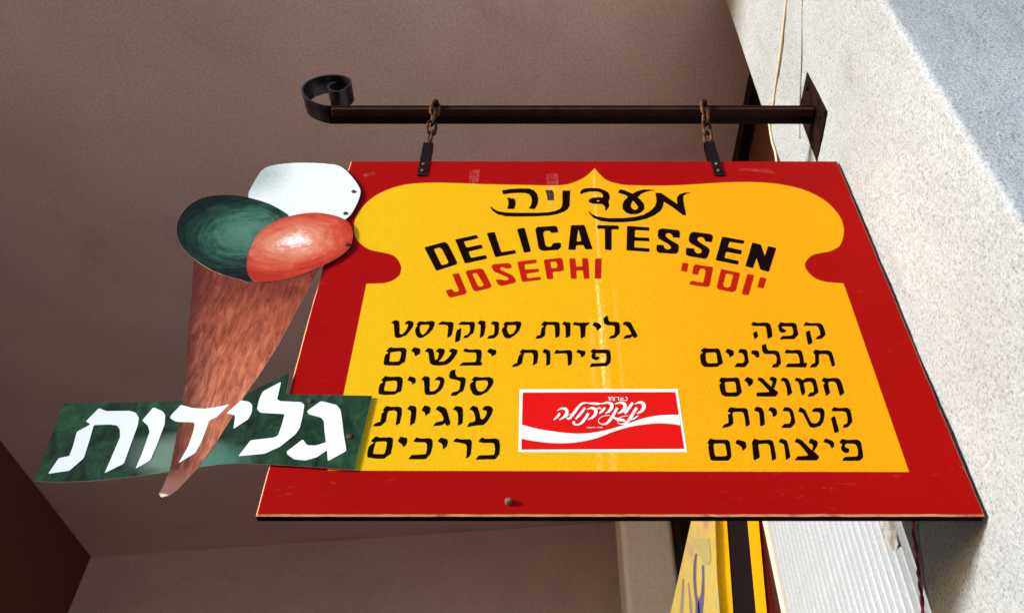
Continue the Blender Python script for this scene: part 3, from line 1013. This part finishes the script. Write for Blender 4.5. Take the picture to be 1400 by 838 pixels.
WL = (750, 535, 10)
strokes("logo_lettering", plq, WL, [
    [(1178, 172, 10), (1240, 150, 30), (1295, 168, 46), (1303, 215, 50), (1270, 268, 38), (1208, 302, 12)],
    [(1205, 222, 38), (1150, 310, 40), (1095, 395, 38), (1045, 438, 24), (975, 442, 10), (942, 412, 7), (955, 370, 7), (1010, 342, 8), (1090, 330, 8)],
    [(1150, 150, 36), (1100, 225, 40), (1042, 298, 36)],
    [(905, 172, 10), (980, 152, 28), (1035, 172, 42), (1045, 215, 45), (1008, 268, 36), (945, 302, 12)],
    [(940, 222, 34), (890, 310, 38), (840, 390, 38), (785, 440, 28), (722, 446, 12), (685, 418, 8), (692, 372, 8), (745, 337, 8), (835, 325, 10)],
    [(868, 345, 16), (945, 380, 38), (1025, 392, 34), (1045, 415, 12)],
    [(1128, 388, 12), (1180, 362, 22), (1232, 326, 8)],
    [(735, 172, 10), (795, 152, 28), (855, 168, 42), (865, 212, 44), (832, 264, 36), (778, 302, 12)],
    [(772, 220, 30), (735, 265, 34), (692, 303, 14)],
    [(668, 232, 14), (700, 226, 24), (718, 238, 14)],
    [(525, 245, 10), (585, 226, 28), (640, 246, 42), (645, 295, 44), (608, 348, 34), (540, 384, 12)],
    [(545, 296, 34), (500, 370, 38), (450, 430, 32), (392, 455, 20), (350, 440, 32), (342, 408, 34)],
    [(500, 222, 28), (440, 300, 36), (370, 378, 26)],
    [(755, 160, 8), (700, 168, 22), (630, 166, 34), (545, 158, 16), (470, 160, 26), (410, 210, 36), (350, 290, 38), (290, 365, 32), (256, 370, 16), (250, 335, 8), (305, 305, 8)],
    [(118, 260, 10), (182, 232, 26), (240, 246, 40), (250, 292, 42), (212, 348, 32), (148, 388, 10)],
    [(155, 298, 30), (120, 345, 32), (70, 388, 12)],
], .0013, m_white)
strokes("small_lettering", plq, WL, [
    [(1052, 80, 8), (1072, 82, 9), (1072, 118, 9), (1036, 121, 9)],
    [(1020, 82, 8), (1012, 120, 9)], [(985, 80, 9), (1000, 100, 9), (975, 120, 9), (1030, 120, 8)],
    [(925, 80, 8), (958, 82, 9), (958, 122, 9)], [(900, 78, 8), (905, 80, 9), (898, 122, 9), (885, 122, 8)],
    [(850, 80, 8), (880, 80, 9), (880, 122, 8)], [(850, 82, 8), (850, 122, 9)], [(812, 80, 8), (830, 82, 9), (828, 122, 9)],
    [(728, 484, 6), (738, 498, 6)], [(708, 484, 6), (718, 486, 6), (716, 498, 6), (706, 498, 6)], [(688, 484, 6), (698, 498, 6)],
    [(664, 486, 6), (678, 486, 6), (678, 499, 6)], [(634, 492, 6), (652, 492, 6)], [(608, 486, 6), (622, 486, 6), (621, 500, 6)],
    [(584, 486, 6), (590, 499, 6), (600, 486, 6)], [(560, 486, 6), (572, 488, 6), (570, 500, 6), (560, 500, 6)], [(534, 487, 6), (548, 487, 6), (547, 501, 6)], [(522, 488, 6), (524, 501, 6)],
], .0013, m_white)["kind"] = "stuff"


# ---- nails, straps and tape remains on the board
def nail_head(px, py, y, r, mat, parent, name="nail", h=.004, flat=1.0):
    c = on_y(px, py, y)
    pts = [c + Vector((0, .001, 0)), c + Vector((0, -h * .5, 0)), c + Vector((0, -h, 0))]
    v, f = tube_vf(pts, [r, r, r * .55], 12)
    return mesh_obj(name, v, f, mat, parent, smooth=False)


nail_head(695, 686.5, D, .0062, m_nail, sign, h=.010)


def strap(x, z0, z1, w, lean):
    zc = SZ1
    vv, ff = [], []
    # a folded strip: up the front of the board, over a pin, down the back
    prof = [(D - .0035, z0), (D - .0045, z1 - .014), (D + .001, z1 - .003), (D + .0085, z1), (D + .016, z1 - .003), (D + .0215, z1 - .014), (D + .0205, z0 + .01)]
    t_ = .0024
    n = len(prof)
    for s in (-1, 1):
        for i, (y, z) in enumerate(prof):
            cx = x + lean * (z - z0)
            ny, nz = (y - (D + .0085)), 0
            sg = -1 if y < D + .0085 else 1
            vv.append((cx + s * w / 2, y, z))
        for i, (y, z) in enumerate(prof):
            cx = x + lean * (z - z0)
            k = (D + .0085 - y)
            vv.append((cx + s * w / 2, y + (t_ if y < D + .005 else (-t_ if y > D + .012 else 0)), z - (t_ if D < y < D + .02 else 0)))
    m2 = 2 * n
    for i in range(n - 1):
        ff.append((i, i + 1, m2 + i + 1, m2 + i))
        ff.append((n + i, m2 + n + i, m2 + n + i + 1, n + i + 1))
        ff.append((i, n + i, n + i + 1, i + 1))
        ff.append((m2 + i, m2 + i + 1, m2 + n + i + 1, m2 + n + i))
    ff.append((0, m2, m2 + n, n))
    ff.append((n - 1, 2 * n - 1, m2 + 2 * n - 1, m2 + n - 1))
    s_ = mesh_obj("hanging_strap", vv, ff, m_iron, sign)
    for dz in (.018, .045):
        v, f = tube_vf([(x + lean * dz, D - .0030, z0 + dz), (x + lean * dz, D - .0062, z0 + dz), (x + lean * dz, D - .0075, z0 + dz)], [.0042, .0042, .002], 8)
        mesh_obj("screw", v, f, m_nail, s_)
    return s_


strap(-.2935, EYE + 1.672, EYE + 1.822, .0225, .02)
strap(.4370, EYE + 1.672, EYE + 1.826, .0235, -.03)

# remains of sticky tape near the top of the board
mtape, tt, tb = new_mat("old_clear_tape", .25, (.8, .5, .4), spec=.5)
tb.inputs["Alpha"].default_value = .16
al = noise_n(tt, obj_coord(tt), 60, 4, .8)
tt.links.new(ramp(tt, al, [(.42, (.01,) * 3), (.66, (.10,) * 3)]), tb.inputs["Alpha"])
for pts in ([(642, 234), (656, 231), (655, 246), (650, 262), (641, 250)], [(747, 238), (763, 237), (764, 262), (749, 290), (748, 262)],
            [(497, 238), (513, 235), (512, 239), (498, 243)], [(1010, 231), (1052, 231), (1060, 238), (1040, 235), (1012, 234)]):
    o = sheet("tape_remnant", [[[P(x, y, .0011) for x, y in pts]]], [mtape], sign)
    face_camera_normals(o)


# ------------------------------------------------------------------ chains
def chain(x0, z0, x1, z1, y0, y1, n, label, seed):
    rnd = random.Random(seed)
    root = thing("hanging_chain", (x0, y0, z0), label, "chain", "chains holding the sign under the bracket")
    A_, B_ = Vector((x0, y0, z0)), Vector((x1, y1, z1))
    L = (B_ - A_).length
    pitch = L / n
    ax = (B_ - A_).normalized()
    for k in range(n):
        c = A_ + ax * pitch * (k + .5)
        ang = (35 if k % 2 == 0 else 118) + rnd.uniform(-14, 14)
        side = Vector((math.cos(R(ang)), math.sin(R(ang)), 0))
        side = (side - ax * side.dot(ax)).normalized()
        hl, hw = pitch * .5 + .0050, .0115
        pts = []
        for s in range(20):
            a = 2 * math.pi * s / 20
            ca, sa = math.cos(a), math.sin(a)
            ex = (hl - hw) * (1 if ca > 0 else -1) * (1 if abs(ca) > .25 else abs(ca) / .25) + hw * ca
            pts.append(c + ax * ex + side * (hw * sa))
        tube("link", pts, .0041, m_chain, root, 8, True)
    # hook bolt on the bar's face
    v, f = tube_vf([(x0, 1.262, z0 + .004), (x0, y0 - .006, z0 + .004), (x0, y0 - .010, z0 + .004)], [.0075, .0085, .006], 10)
    mesh_obj("hook_bolt", v, f, m_iron, root)
    return root


chain(-.2855, EYE + 1.985, -.2905, EYE + 1.826, 1.240, D + .008, 4, "rusty chain on the scroll side of the bracket, left of the two", 3)
chain(.4415, EYE + 1.985, .4330, EYE + 1.828, 1.240, D + .008, 4, "rusty chain nearer the wall plate, right of the two", 9)


# ------------------------------------------------------------------ ice cream cut-out
CUT0 = D - .0055


def ybend(x):
    k = max(0.0, (-.50 - x) / .42)
    return CUT0 - .030 * k * k


def Q(dy=0.0):
    def f(px, py):
        y = CUT0
        for _ in range(12):
            p = on_y(px, py, y - dy)
            y = ybend(p.x)
        return on_y(px, py, y - dy)
    return f


cut = thing("ice_cream_cutout", tuple(Q()(330, 480)), "hand-painted sheet-metal cut-out of an ice cream cone with three scoops and green word strip", "cut-out sign")
CO = Vector(cut.location)
m_tin_edge = painted("bare_sheet_edge", (.55, .50, .38), .2, .6)


def bendsheet(name, groups, mats, parent, dy, back=None, step=.03):
    """like sheet(), but cut at fixed x stations so that every layer follows the same bent sheet"""
    o = sheet(name, groups, mats, parent)
    me = o.data
    bm = bmesh.new()
    bm.from_mesh(me)
    bmesh.ops.remove_doubles(bm, verts=bm.verts[:], dist=1e-6)
    x, off = -1.0, CO.x
    while x < -.3:
        bmesh.ops.bisect_plane(bm, geom=bm.verts[:] + bm.edges[:] + bm.faces[:], plane_co=(x - off, 0, 0), plane_no=(1, 0, 0))
        x += step
    for vtx in bm.verts:
        vtx.co.y = ybend_lin(vtx.co.x + off, dy) - CO.y
    bmesh.ops.triangulate(bm, faces=bm.faces[:])
    bm.normal_update()
    for f in bm.faces:
        if f.normal.y > 0:
            f.normal_flip()
        f.material_index = 0
    if back:
        front = bm.faces[:]
        rim = [e for e in bm.edges if e.is_boundary]
        cp = {v: bm.verts.new(v.co + Vector((0, back, 0))) for v in bm.verts[:]}
        mi = 1 if len(mats) > 1 else 0
        for f in front:
            nf = bm.faces.new([cp[v] for v in reversed(f.verts)])
            nf.material_index = mi
        for e in rim:
            a_, b_ = e.verts
            nf = bm.faces.new([b_, a_, cp[a_], cp[b_]])
            nf.material_index = mi
        bm.normal_update()
    bm.to_mesh(me)
    bm.free()
    return o


def dense(px, step=7):
    out = []
    for i, a in enumerate(px):
        b = px[(i + 1) % len(px)]
        n = max(1, int(math.hypot(b[0] - a[0], b[1] - a[1]) / step))
        out += [(a[0] + (b[0] - a[0]) * k / n, a[1] + (b[1] - a[1]) * k / n) for k in range(n)]
    return out


def ybend_lin(x, dy, step=.03):
    k = math.floor((x + 1.0) / step)
    a = -1.0 + k * step
    t = (x - a) / step
    return ybend(a) * (1 - t) + ybend(a + step) * t - dy


def green_board():
    m, t, b = new_mat("dark_green_brushed_paint", .6, (.03, .09, .06), spec=.06)
    n1 = noise_n(t, obj_coord(t, (5, 5, 3), (0, .5, 0)), 5, 8, .72, .8)
    n2 = noise_n(t, obj_coord(t, (1, 1, 4)), 3, 4, .6)
    n3 = noise_n(t, obj_coord(t), 160, 3, .7)
    c = ramp(t, n1, [(.34, (.004, .009, .005)), (.50, (.009, .030, .015)), (.64, (.017, .062, .031)), (.8, (.05, .15, .085))])
    c = mix(t, 1.0, c, ramp(t, n2, [(.35, (.7, .7, .7)), (.65, (1.35, 1.35, 1.35))]), 'MULTIPLY')
    c = mix(t, 1.0, c, ramp(t, n3, [(.3, (.8, .8, .8)), (.7, (1.2, 1.2, 1.2))]), 'MULTIPLY')
    # paler grey-green brushed strip low beside the cone
    sx = N(t, "ShaderNodeSeparateXYZ")
    t.links.new(obj_coord(t), sx.inputs[0])
    return m, t, b, c, sx


def dist_mask(t, cx, cz, rx, rz, rot=0, wob=.0, invert=False, p=1.0):
    """0 at the middle of an ellipse, 1 at its rim"""
    vec = obj_coord(t, (1 / rx, 0, 1 / rz), (0, 0, 0), (-cx / rx, 0, -cz / rz))
    if rot:
        c = N(t, "ShaderNodeTexCoord")
        sub = N(t, "ShaderNodeVectorMath", operation='SUBTRACT')
        t.links.new(c.outputs["Object"], sub.inputs[0])
        sub.inputs[1].default_value = (cx, 0, cz)
        rt = N(t, "ShaderNodeVectorRotate", rotation_type='Y_AXIS')
        t.links.new(sub.outputs[0], rt.inputs[0])
        rt.inputs["Angle"].default_value = rot
        ml = N(t, "ShaderNodeVectorMath", operation='MULTIPLY')
        t.links.new(rt.outputs[0], ml.inputs[0])
        ml.inputs[1].default_value = (1 / rx, 0, 1 / rz)
        vec = ml.outputs[0]
    ln = N(t, "ShaderNodeVectorMath", operation='LENGTH')
    t.links.new(vec, ln.inputs[0])
    return ln.outputs["Value"], vec


def loc_of(px, py):
    p = Q()(px, py) - CO
    return p.x, p.z


def size_of(px, py, dx, dy_):
    a = Q()(px - dx, py)
    b = Q()(px + dx, py)
    c = Q()(px, py - dy_)
    d = Q()(px, py + dy_)
    return abs(b.x - a.x) / 2, abs(c.z - d.z) / 2


def scoop_mat(name, center, radii, stops, rot=0, swirl=.28, extra=None, seed=0.0):
    m, t, b = new_mat(name, .6, stops[0][1], spec=.06)
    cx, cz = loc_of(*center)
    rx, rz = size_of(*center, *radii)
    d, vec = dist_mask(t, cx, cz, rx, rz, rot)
    # brush marks run round the scoop: noise read in polar coordinates
    sp = N(t, "ShaderNodeSeparateXYZ")
    t.links.new(vec, sp.inputs[0])
    ang = math_n(t, 'ARCTAN2', sp.outputs[2], sp.outputs[0])
    sn = math_n(t, 'SINE', ang)
    cs = math_n(t, 'COSINE', ang)
    cmb = N(t, "ShaderNodeCombineXYZ")
    t.links.new(math_n(t, 'MULTIPLY', sn, .7), cmb.inputs[0])
    t.links.new(math_n(t, 'MULTIPLY', cs, .7), cmb.inputs[1])
    t.links.new(math_n(t, 'ADD', math_n(t, 'MULTIPLY', d, 6.5), seed), cmb.inputs[2])
    n1 = noise_n(t, cmb.outputs[0], 2.2, 8, .68, .5)
    n2 = noise_n(t, obj_coord(t, (1, 1, 1.6), (0, .4, 0)), 17, 7, .72, 1.0)
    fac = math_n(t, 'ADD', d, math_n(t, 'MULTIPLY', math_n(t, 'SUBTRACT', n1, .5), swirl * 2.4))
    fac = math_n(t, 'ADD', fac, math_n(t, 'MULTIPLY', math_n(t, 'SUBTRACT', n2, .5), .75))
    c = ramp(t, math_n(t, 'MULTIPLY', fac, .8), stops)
    if extra:
        c = extra(t, c)
    g = noise_n(t, obj_coord(t), 300, 2, .7)
    c = mix(t, 1.0, c, ramp(t, g, [(.3, (.9, .9, .9)), (.7, (1.08, 1.08, 1.08))]), 'MULTIPLY')
    setc(t, b, c)
    bump(t, b, n1, .15, .001)
    return m


# banner strip
gm, gt, gb, gc, gsx = green_board()
z_b = loc_of(330, 650)[1]
x_c = loc_of(300, 640)[0]
dm, _ = dist_mask(gt, loc_of(236, 622)[0], loc_of(236, 622)[1], .13, .075)
nn = noise_n(gt, obj_coord(gt), 14, 4, .6)
k = ramp(gt, math_n(gt, 'ADD', dm, math_n(gt, 'MULTIPLY', nn, .5)), [(.55, (.7, .7, .7)), (1.25 / 1.25, (0, 0, 0))])
gc = mix(gt, k, gc, (.15, .22, .175))
dm2, _ = dist_mask(gt, loc_of(300, 628)[0], loc_of(300, 628)[1], .10, .06)
k2 = ramp(gt, math_n(gt, 'ADD', dm2, math_n(gt, 'MULTIPLY', nn, .5)), [(.4, (.6, .6, .6)), (.95, (0, 0, 0))])
gc = mix(gt, k2, gc, (.06, .17, .125))
setc(gt, gb, gc)

ban_px = [(87, 551.4), (130, 550.2), (190, 549.6), (248, 548), (300, 546), (335, 541), (352, 531), (375, 519.5), (396.5, 509), (391, 538.8), (450, 539.9), (508.6, 540.9),
          (484.3, 642), (443, 639), (404, 636.4), (365.7, 634.2), (327, 632.8), (298, 634.4), (271, 638.3), (233.7, 644), (177, 651.7), (125.7, 656.9), (74.3, 658.9), (47, 657)]
bendsheet("word_strip", [[[Q()(x, y) for x, y in dense(ban_px)]]], [gm, m_tin_edge], cut, 0, back=.0016)

# cone
cm, ct, cb = new_mat("salmon_brushed_cone_paint", .6, (.6, .2, .14), spec=.06)
n1 = noise_n(ct, obj_coord(ct, (46, 46, 9), (0, -.14, 0)), 2.4, 7, .68, .7)
n2 = noise_n(ct, obj_coord(ct, (1, 1, .5)), 8, 5, .6)
cc = ramp(ct, n1, [(.30, (.10, .026, .014)), (.43, (.225, .056, .029)), (.56, (.33, .088, .048)), (.74, (.46, .175, .105))])
cc = mix(ct, 1.0, cc, ramp(ct, n2, [(.32, (.72, .62, .60)), (.5, (1, 1, 1)), (.68, (1.12, 1.22, 1.2))]), 'MULTIPLY')
sx = N(ct, "ShaderNodeSeparateXYZ")
ct.links.new(obj_coord(ct), sx.inputs[0])
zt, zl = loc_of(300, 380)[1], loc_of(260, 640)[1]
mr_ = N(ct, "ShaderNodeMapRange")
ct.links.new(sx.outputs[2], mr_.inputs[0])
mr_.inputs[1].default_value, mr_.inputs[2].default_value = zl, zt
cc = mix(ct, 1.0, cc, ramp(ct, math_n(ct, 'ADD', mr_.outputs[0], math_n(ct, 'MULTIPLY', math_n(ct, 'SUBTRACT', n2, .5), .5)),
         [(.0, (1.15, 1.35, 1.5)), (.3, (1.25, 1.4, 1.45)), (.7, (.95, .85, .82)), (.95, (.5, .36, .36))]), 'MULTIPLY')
# a maroon band painted down the left edge
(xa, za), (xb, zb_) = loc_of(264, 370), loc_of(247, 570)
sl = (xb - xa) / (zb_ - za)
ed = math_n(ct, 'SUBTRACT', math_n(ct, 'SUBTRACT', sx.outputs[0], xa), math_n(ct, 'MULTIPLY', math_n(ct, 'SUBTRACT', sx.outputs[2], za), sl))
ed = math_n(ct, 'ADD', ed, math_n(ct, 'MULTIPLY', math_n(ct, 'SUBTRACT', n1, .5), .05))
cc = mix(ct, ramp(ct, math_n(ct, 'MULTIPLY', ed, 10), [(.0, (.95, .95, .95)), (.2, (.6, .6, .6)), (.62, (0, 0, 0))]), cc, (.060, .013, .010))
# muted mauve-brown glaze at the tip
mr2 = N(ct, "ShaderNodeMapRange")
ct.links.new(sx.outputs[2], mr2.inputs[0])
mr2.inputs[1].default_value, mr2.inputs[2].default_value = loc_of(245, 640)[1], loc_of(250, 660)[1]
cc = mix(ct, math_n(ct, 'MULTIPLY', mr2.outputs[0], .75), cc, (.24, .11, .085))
setc(ct, cb, cc)
bump(ct, cb, n1, .12, .001)
cone_px = [(265.5, 345), (262, 400), (257, 455), (252.5, 510), (249, 555), (242, 592), (232, 643), (224, 662), (217.5, 675), (220.5, 679.5), (231, 677), (242, 669), (251, 659.5), (272, 637.5),
           (284.5, 620), (298.2, 600.6), (317.5, 569.8), (335.5, 538.9), (357, 508), (380, 472), (403.8, 427), (424, 391), (445, 352), (400, 330), (320, 330)]
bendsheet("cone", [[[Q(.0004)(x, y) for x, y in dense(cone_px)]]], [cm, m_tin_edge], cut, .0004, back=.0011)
tip = bendsheet("bare_tip", [[[Q(.0006)(x, y) for x, y in ((217.6, 674.2), (219.2, 678.4), (221.5, 679.3), (230.5, 676.8), (226, 674.6))]]], [m_tin_edge], cut, .0006)

# scoops
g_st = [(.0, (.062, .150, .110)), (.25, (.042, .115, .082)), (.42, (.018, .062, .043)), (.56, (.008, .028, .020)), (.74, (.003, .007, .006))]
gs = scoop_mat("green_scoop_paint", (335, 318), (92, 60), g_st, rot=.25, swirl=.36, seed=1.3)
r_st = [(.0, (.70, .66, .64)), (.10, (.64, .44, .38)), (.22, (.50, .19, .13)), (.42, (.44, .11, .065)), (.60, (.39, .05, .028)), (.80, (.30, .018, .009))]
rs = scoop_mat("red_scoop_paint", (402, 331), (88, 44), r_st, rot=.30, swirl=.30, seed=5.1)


def white_extra(t, c):
    cx, cz = loc_of(352, 240)
    rx, rz = size_of(352, 240, 55, 34)
    d, _ = dist_mask(t, cx, cz, rx, rz, -.4)
    n = noise_n(t, obj_coord(t), 120, 3, .9)
    k = ramp(t, math_n(t, 'ADD', d, math_n(t, 'MULTIPLY', math_n(t, 'SUBTRACT', n, .5), .9)), [(.25, (.72, .72, .72)), (1.0, (0, 0, 0))])
    return mix(t, k, c, (.22, .28, .25))


ws = scoop_mat("white_scoop_paint", (425, 262), (80, 45), [(0, (.58, .62, .62)), (.6, (.56, .60, .60)), (1, (.50, .54, .54))], extra=white_extra, seed=9.0)

green_px = [(241.8, 309.5), (246, 296.6), (258, 281.6), (277, 270.8), (298.7, 267.2), (322, 267.6), (341.7, 270.8), (367.4, 278.6), (384.6, 287.6), (396, 297), (405, 320), (390, 360), (347, 384),
            (326.6, 381.6), (294.4, 371.7), (268.7, 356.6), (250.4, 339.5), (242.9, 322.4)]
white_px = [(339.5, 268.7), (344.9, 253.7), (356.7, 234.6), (367.4, 227.8), (386.8, 224.2), (414.7, 222.6), (453.3, 224.7), (468.4, 229.7), (481.2, 241.8), (490.9, 255.8), (492.6, 265.5), (485.5, 283.7), (472.6, 299.5),
            (440, 312), (390, 310), (350, 290)]
red_px = [(337.4, 363.2), (339.5, 348), (347, 328.8), (358.8, 313.8), (380.3, 300.9), (406, 293.4), (431.8, 290.8), (455.5, 294.2), (470.5, 299.8), (479, 307.3), (482.5, 320.2), (478, 337.4), (464, 350.3),
          (442.6, 362), (412.5, 375), (384.6, 382.5), (358.8, 385), (347, 383.8), (339.5, 375)]
for nm, pxs, mt, dy in (("white_scoop", white_px, ws, .0012), ("green_scoop", green_px, gs, .0016), ("red_scoop", red_px, rs, .0020)):
    pp = catmull(pxs, 3)
    bendsheet(nm, [[[Q(dy)(x, y) for x, y in pp]]], [mt, m_tin_edge], cut, dy, back=.0011)

# white letters of the strip
m_letter_white = painted("white_letter_paint", (.60, .64, .64), .03, .45)
STRIP = [
 (G1, "555 162 615 185 800 183 850 198 875 240 865 300 810 450 755 603 600 680 640 590 725 390 722 330 700 300 640 292 515 297 480 420 435 560 320 660 150 685 235 560 320 542 350 460 380 350 490 290 450 268"),
 (G1, "990 155 1060 185 1085 215 1080 290 1020 450 965 578 847 645 900 520 960 350 945 300 900 260"),
 (G2, "-93 313 -78 290 -13 224 60 245 150 252 240 240 330 220 240 312 185 335 165 400 130 490 88 565 -31 637 40 513 76 406 84 355 70 348 -40 345 -75 330"),
 (G2, "412 192 470 202 492 225 490 275 465 325 358 395 370 310 365 295 308 285"),
 (G2, "565 130 697 60 668 185 690 198 840 205 862 225 850 300 830 385 800 430 690 520 580 570 393 588 480 475 650 455 675 440 700 370 722 290 550 280 525 255 540 190"),
 (G2, "980 197 1090 225 1118 260 1130 340 1140 430 1160 550 1028 623 1022 545 950 595 870 618 790 610 740 575 735 555 850 468 880 510 940 512 1015 490 1005 420 1000 340 980 315 890 290 880 268"),
]
for (x0, y0, s), txt in STRIP:
    l = dense(soften(loops(txt)[0], .2), 30)
    bendsheet("white_letter", [[[Q(.0007)(x0 + x / s, y0 + y / s) for x, y in l]]], [m_letter_white], cut, .0007)
for (px, py, dy) in ((483.4, 262.2, .0016), (472.2, 291.9, .0016), (474.4, 334.2, .0032), (424.5, 548.2, 0), (478, 596.8, 0)):
    nail_head(px, py, CUT0 - dy, .0052, m_nail_dark, cut, h=.0025)

# ------------------------------------------------------------------ cables on the pier
m_beige, tbq, bbq = new_mat("yellowed_cable_sheath", .5, (.50, .37, .24))
m_grey, _, _ = new_mat("thin_grey_wire", .5, (.12, .10, .11))
m_pink, _, _ = new_mat("red_twisted_flex", .5, (.42, .03, .06))
m_blk, _, _ = new_mat("black_twisted_flex", .5, (.012, .008, .010))
pts = [on_x(a, b, .7450) for a, b in ((1080, -60), (1075, 0), (1070, 45), (1066, 80), (1060, 120), (1055.5, 155), (1052.5, 172))]
pts += [Vector((.7450, p.y, p.z)) for p in (on_x(1056, 195, .7450), on_x(1061, 214, .7450), on_x(1066, 260, .7450))]
cp = catmull([tuple(p) for p in pts], 5, False)
tag(tube("electric_cable", cp, .0042, m_beige, None, 8, loc=tuple(pts[0])), "yellowed cable running down the pier's far edge behind the bracket", "cable")
pts = [on_x(a, b, .7468) for a, b in ((1097, -60), (1097, 0), (1096.5, 60), (1095, 110), (1093.5, 150), (1094, 190))]
tag(tube("thin_wire", catmull([tuple(p) for p in pts], 5, False), 0.0021, m_grey, None, 6, loc=tuple(pts[0])), "thin grey wire running straight down to the bracket's wall plate", "wire")
tw = thing("twisted_flex", tuple(on_x(1249, 716, .74)), "red and black twisted flex hanging at the pier edge beside the ribbed shutter", "cable")
cen = catmull([tuple(on_x(a, b, .738)) for a, b in ((1244, 660), (1248.5, 716), (1251, 740), (1255, 765), (1256, 785), (1259.5, 810), (1261.5, 838), (1266, 900))], 12, False)
for s, mt in ((0, m_pink), (1, m_blk)):
    pp = []
    for i, c in enumerate(cen):
        a = i * .33 + s * math.pi
        pp.append(Vector(c) + Vector((.0022 * math.cos(a), .0026 * math.sin(a), 0)))
    tube("flex_strand", pp, .0024, mt, tw, 6)
